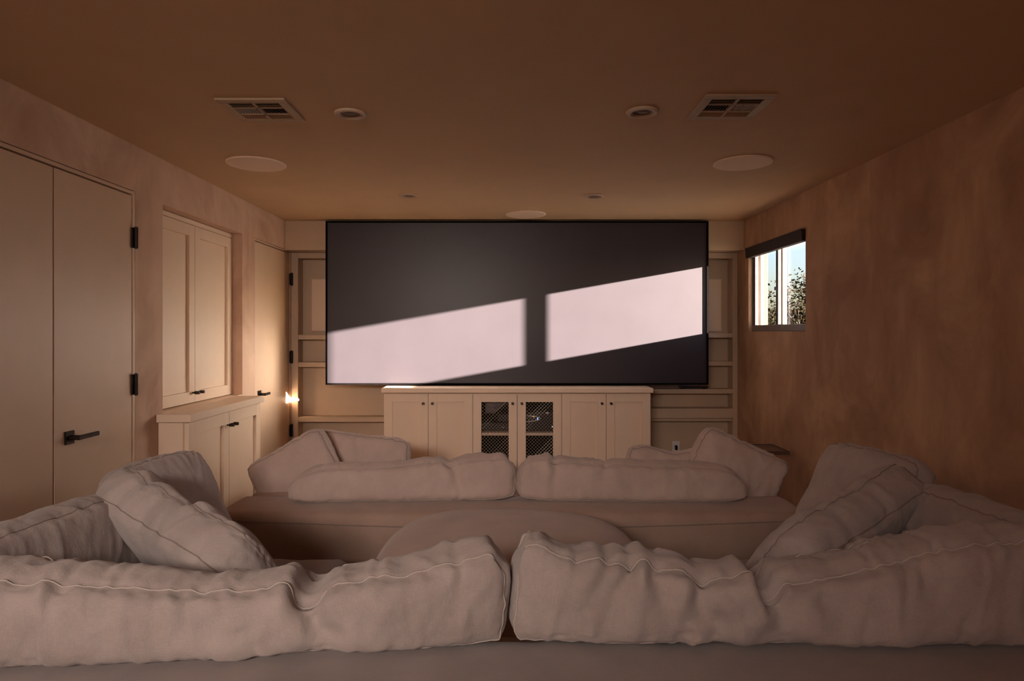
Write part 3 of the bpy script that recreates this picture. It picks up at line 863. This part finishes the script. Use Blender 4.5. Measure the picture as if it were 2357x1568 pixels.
# pouf
bm = bmesh.new()
pz = [(0, .02), (.30, .02), (.42, .03), (.49, .07), (.535, .16), (.55, .27), (.545, .36), (.525, .46), (.48, .535), (.40, .578), (.28, .598), (.14, .606), (0, .608)]
NN = 72
rings = []
cxp, cyp = 0.0, 2.590
for r_, z_ in pz:
    ring = []
    for k in range(NN):
        th = 2 * math.pi * k / NN
        e = .62
        ca, sa = math.cos(th), math.sin(th)
        X = math.copysign(abs(ca) ** e, ca); Y = math.copysign(abs(sa) ** e, sa)
        m_ = .35 if r_ > 0 else 1
        X = ca * .45 + X * .55; Y = sa * .45 + Y * .55
        ring.append((cxp + X * r_ * 1.02, cyp + Y * r_ * .93, z_ + .004 * math.sin(3 * th + 1) * (r_ > .2)))
    rings.append(ring)
V = [v for r_ in rings for v in r_]
Fp = []
for i in range(len(rings) - 1):
    for k in range(NN):
        l = (k + 1) % NN
        Fp.append([i * NN + k, i * NN + l, (i + 1) * NN + l, (i + 1) * NN + k])
bm.free()
po = add_mesh('pouf', V, Fp, M['sofa'], None, True)
md = po.modifiers.new('subsurf', 'SUBSURF'); md.levels = 1; md.render_levels = 2
tag(po, 'large rounded brown pouf between the two sofas', 'ottoman')

G1, G2 = 'back cushions of the rear sofa', 'back cushions of the front sofa'
# --- rear sofa back cushions.  heights are metres above the local mid line
def prof(pts, x0, x1, z_nom):
    return [((X - (x0 + x1) / 2) / ((x1 - x0) / 2), z - z_nom) for X, z in pts]
xl0, xl1 = -1.56, -.004
topL = prof([(-1.56, .80), (-1.40, .815), (-1.23, .812), (-1.03, .797), (-.81, .772), (-.62, .765), (-.52, .768), (-.475, .745), (-.43, .765), (-.34, .778), (-.22, .785), (-.12, .812), (-.05, .832), (-.02, .832), (0, .80)], xl0, xl1, .785)
foldsL = [(-.475 + .782, .10, -.43 + .782, -.085, .030, -.030, -1, 1), (-.46 + .782, .02, -.395 + .782, -.10, .020, -.016, -1, -1), (-1.10 + .782, .10, -1.18 + .782, -.06, .018, -.010, -1, 1),
          (-1.03 + .782, .09, -1.02 + .782, .02, .014, -.010, -1, 1), (-.25 + .782, .09, -.23 + .782, .0, .02, -.007, -1, -1), (-.62 + .782, -.02, -.50 + .782, -.09, .03, -.008, -1, 1)]
cushion('grey linen back cushion filling the lower left, with a deep crease', (1.556, .23, .175), (-.782, 1.590, .694), (1, .10, 0), (0, .02, 1), M['linen'], M['seam'], n=(230, 28, 64), gus=.60,
        top=topL, folds=foldsL, nf=26, seed=11, kx=.03, kz=.10, wr=1.25, group=G1)
xr0, xr1 = .004, 1.56
topR = prof([(0, .80), (.015, .845), (.04, .850), (.09, .825), (.14, .803), (.21, .806), (.30, .806), (.36, .798), (.45, .772), (.54, .766), (.585, .757), (.615, .737), (.655, .757), (.72, .766), (.88, .797), (1.03, .828), (1.2, .858), (1.40, .868), (1.56, .845)], xr0, xr1, .795)
foldsR = [(.615 - .782, .10, .66 - .782, -.085, .026, -.026, -1, 1), (.45 - .782, .07, .50 - .782, -.095, .022, -.020, -1, 1), (.28 - .782, .09, .235 - .782, -.04, .016, -.013, -1, -1),
          (.23 - .782, .10, .20 - .782, .01, .014, -.010, -1, 1), (.35 - .782, .09, .37 - .782, -.02, .018, -.008, -1, 1), (.54 - .782, .05, .60 - .782, -.09, .022, -.012, -1, -1),
          (.75 - .782, .05, .86 - .782, -.06, .025, -.010, -1, 1), (.95 - .782, .09, 1.05 - .782, -.02, .03, -.007, -1, 1), (.40 - .782, -.095, .43 - .782, -.02, .014, -.012, -1, 1)]
cushion('grey linen back cushion filling the lower right, rumpled in the middle', (1.556, .23, .185), (.782, 1.660, .703), (1, -.004, 0), (0, .02, 1), M['linen'], M['seam'], n=(230, 28, 64), gus=.60,
        top=topR, folds=[(*f[:5], f[5] * 1.35, *f[6:]) for f in foldsR], nf=30, seed=23, kx=.03, kz=.10, wr=1.35, group=G1)

# --- front sofa back cushions
topFL = prof([(-1.12, .62), (-1.06, .655), (-.95, .678), (-.75, .688), (-.5, .695), (-.36, .708), (-.29, .698), (-.22, .710), (-.08, .722), (0, .725), (.03, .70)], -1.12, .034, .68)
cushion('taupe linen back cushion on the left half of the front sofa', (1.15, .20, .165), (-.542, 3.375, .597), (1, .012, .012), (0, .03, 1), M['linen_f'], M['seam'], n=(130, 20, 44), gus=.6,
        top=topFL, folds=[(.25, .08, .33, -.08, .022, -.018, -1, 1), (.30, .06, .26, -.06, .02, -.010, -1, -1)], nf=14, seed=31, kx=.03, kz=.22, group=G2)
topFR = prof([(.04, .70), (.07, .722), (.15, .727), (.28, .712), (.42, .703), (.48, .692), (.55, .698), (.8, .690), (1.0, .688), (1.12, .665), (1.2, .62)], .044, 1.20, .69)
cushion('taupe linen back cushion on the right half of the front sofa', (1.15, .20, .175), (.622, 3.375, .600), (1, -.012, -.006), (0, .03, 1), M['linen_f'], M['seam'], n=(130, 20, 44), gus=.6,
        top=topFR, folds=[(-.40, .09, -.38, -.07, .02, -.020, -1, 1), (-.14, .09, -.16, .02, .014, -.014, -1, 1)], nf=14, seed=37, kx=.03, kz=.22, group=G2)

G3, G4 = 'loose pillows on the rear sofa', 'loose pillows on the front sofa'
# --- loose pillows, rear sofa left
cushion('big grey linen pillow slumped behind the lower left cushion', (.78, .21, .50), (-1.035, 2.215, .605), (.63, -.47, -.075), (-.40, -.42, .80), M['linen'], M['seam_d'], n=(96, 26, 64), gus=.58,
        top=[(-1, .02), (-.5, .01), (0, -.02), (.4, -.01), (1, -.03)], folds=[(-.2, .24, -.12, -.1, .03, -.016, 1, 1), (.05, .24, .1, -.05, .035, -.018, 1, -1), (-.05, .24, -.02, .0, .02, -.012, -1, 1)], nf=14, seed=41, kx=.06, kz=.10, group=G3)
cushion('pointed linen pillow leaning by the base cabinet', (.50, .19, .50), (-1.375, 2.70, .600), (.22, .95, 0), (-.42, .08, .87), M['linen'], M['seam_d'], n=(70, 22, 64), gus=.5,
        nf=8, seed=43, kx=.07, kz=.10, group=G3)
cushion('linen arm cushion cut by the left photo edge', (.72, .22, .34), (-1.42, 1.99, .628), (.14, 1, 0), (-.08, 0, 1), M['linen'], M['seam_d'], n=(90, 22, 40), gus=.6,
        nf=12, seed=47, kx=.05, kz=.12, group=G3)
# --- rear sofa right
cushion('big grey linen pillow slumped behind the lower right cushion', (.76, .21, .50), (1.045, 2.215, .610), (.62, .48, .085), (.40, -.42, .80), M['linen'], M['seam_d'], n=(96, 26, 64), gus=.58,
        top=[(-1, -.03), (-.4, -.01), (0, -.01), (.5, .015), (1, .03)], folds=[(-.15, .24, -.2, -.1, .03, -.014, 1, 1), (.1, .24, .05, .0, .03, -.012, 1, -1)], nf=12, seed=53, kx=.06, kz=.10, group=G3)
cushion('dim linen pillow standing against the brown plaster wall', (.52, .19, .54), (1.40, 2.66, .620), (-.22, .95, 0), (.40, .05, .87), M['linen'], M['seam_d'], n=(70, 22, 64), gus=.5,
        nf=8, seed=59, kx=.07, kz=.10, group=G3)
cushion('linen arm cushion cut by the right photo edge', (.84, .22, .37), (1.46, 2.02, .638), (-.10, 1, 0), (.06, 0, 1), M['linen'], M['seam_d'], n=(100, 22, 40), gus=.6,
        nf=12, seed=61, kx=.05, kz=.12, group=G3)
# --- front sofa
cushion('taupe pillow standing in the left corner of the front sofa', (.45, .17, .34), (-1.168, 3.665, .570), (.84, .10, .46), (-.50, .12, .85), M['linen_f'], M['seam_d'], n=(64, 18, 56), gus=.6,
        nf=10, seed=67, kx=.05, kz=.08, group=G4)
cushion('taupe pillow with a flat top beside the left corner pillow', (.56, .18, .34), (-.880, 3.87, .580), (1, .06, -.11), (.02, .25, 1), M['linen_f'], M['seam_d'], n=(70, 18, 50), gus=.62,
        nf=10, seed=71, kx=.05, kz=.10, group=G4)
cushion('taupe pillow dipping in the middle behind the right back cushion', (.54, .17, .30), (.965, 3.80, .528), (1, .0, .01), (0, .25, 1), M['linen_f'], M['seam_d'], n=(70, 18, 50), gus=.62,
        top=[(-1, .02), (-.6, .015), (0, -.02), (.6, .005), (1, .02)], nf=10, seed=73, kx=.05, kz=.10, group=G4)
cushion('big rumpled taupe pillow in the right corner of the front sofa', (.47, .20, .36), (1.233, 3.635, .575), (.84, -.18, -.42), (.46, .12, .87), M['linen_f'], M['seam_d'], n=(64, 20, 56), gus=.62,
        nf=16, seed=79, kx=.05, kz=.08, wr=1.4, group=G4)

# ------------------------------------------------------------------ outside: ground and trees
gr = box_obj('ground', (2.6, 60, -30, 70, -3.4, -3.0), M['earth'], bev=0)
tag(gr, 'dry grass ground outside below the window', 'ground', kind='structure')

def tree(label, base, height, spread, leafm, seed, nleaf=2600):
    r = random.Random(seed)
    t = empty('tree', base, label, 'tree', 'trees outside the window')
    tips = []
    bt = bmesh.new(); bb = bmesh.new()
    def limb(bmx, p, d, ln, rad, lvl):
        pts = [p.copy()]; rd = [rad]
        n = 6
        for i in range(n):
            d = (d + Vector((r.uniform(-.28, .28), r.uniform(-.28, .28), r.uniform(-.10, .18)))).normalized()
            p = p + d * ln / n
            pts.append(p.copy()); rd.append(rad * (1 - .6 * (i + 1) / n))
            if lvl >= 1: tips.append((p.copy(), lvl))
        tube(bmx, pts, rd, n=6)
        if lvl < 3:
            for k in range(4 if lvl else 6):
                q = pts[r.randint(2, n)]
                nd = (d + Vector((r.uniform(-1, 1), r.uniform(-1, 1), r.uniform(-.15, .7)))).normalized()
                limb(bb, q, nd, ln * r.uniform(.5, .72), rad * .5, lvl + 1)
    limb(bt, Vector(base), Vector((0, 0, 1)), height * .55, height * .030, 0)
    bm_obj('trunk', bt, M['bark'], t, True)
    bm_obj('branch', bb, M['bark'], t, True)
    V = []; Fc = []
    cl_ = [x for x in tips if x[1] >= 2]
    for k in range(nleaf):
        p, _ = r.choice(cl_)
        q = p + Vector((r.gauss(0, spread), r.gauss(0, spread), r.gauss(0, spread * .8)))
        s = r.uniform(.04, .085) * height / 5
        u = Vector((r.uniform(-1, 1), r.uniform(-1, 1), r.uniform(-1, 1))).normalized(); v = u.orthogonal().normalized()
        i = len(V)
        V += [q - u * s, q + v * s * .45, q + u * s, q - v * s * .45]
        Fc.append([i, i + 1, i + 2, i + 3])
    fo = add_mesh('foliage', [tuple(x) for x in V], Fc, leafm, t)
    fo['kind'] = 'stuff'
    return t
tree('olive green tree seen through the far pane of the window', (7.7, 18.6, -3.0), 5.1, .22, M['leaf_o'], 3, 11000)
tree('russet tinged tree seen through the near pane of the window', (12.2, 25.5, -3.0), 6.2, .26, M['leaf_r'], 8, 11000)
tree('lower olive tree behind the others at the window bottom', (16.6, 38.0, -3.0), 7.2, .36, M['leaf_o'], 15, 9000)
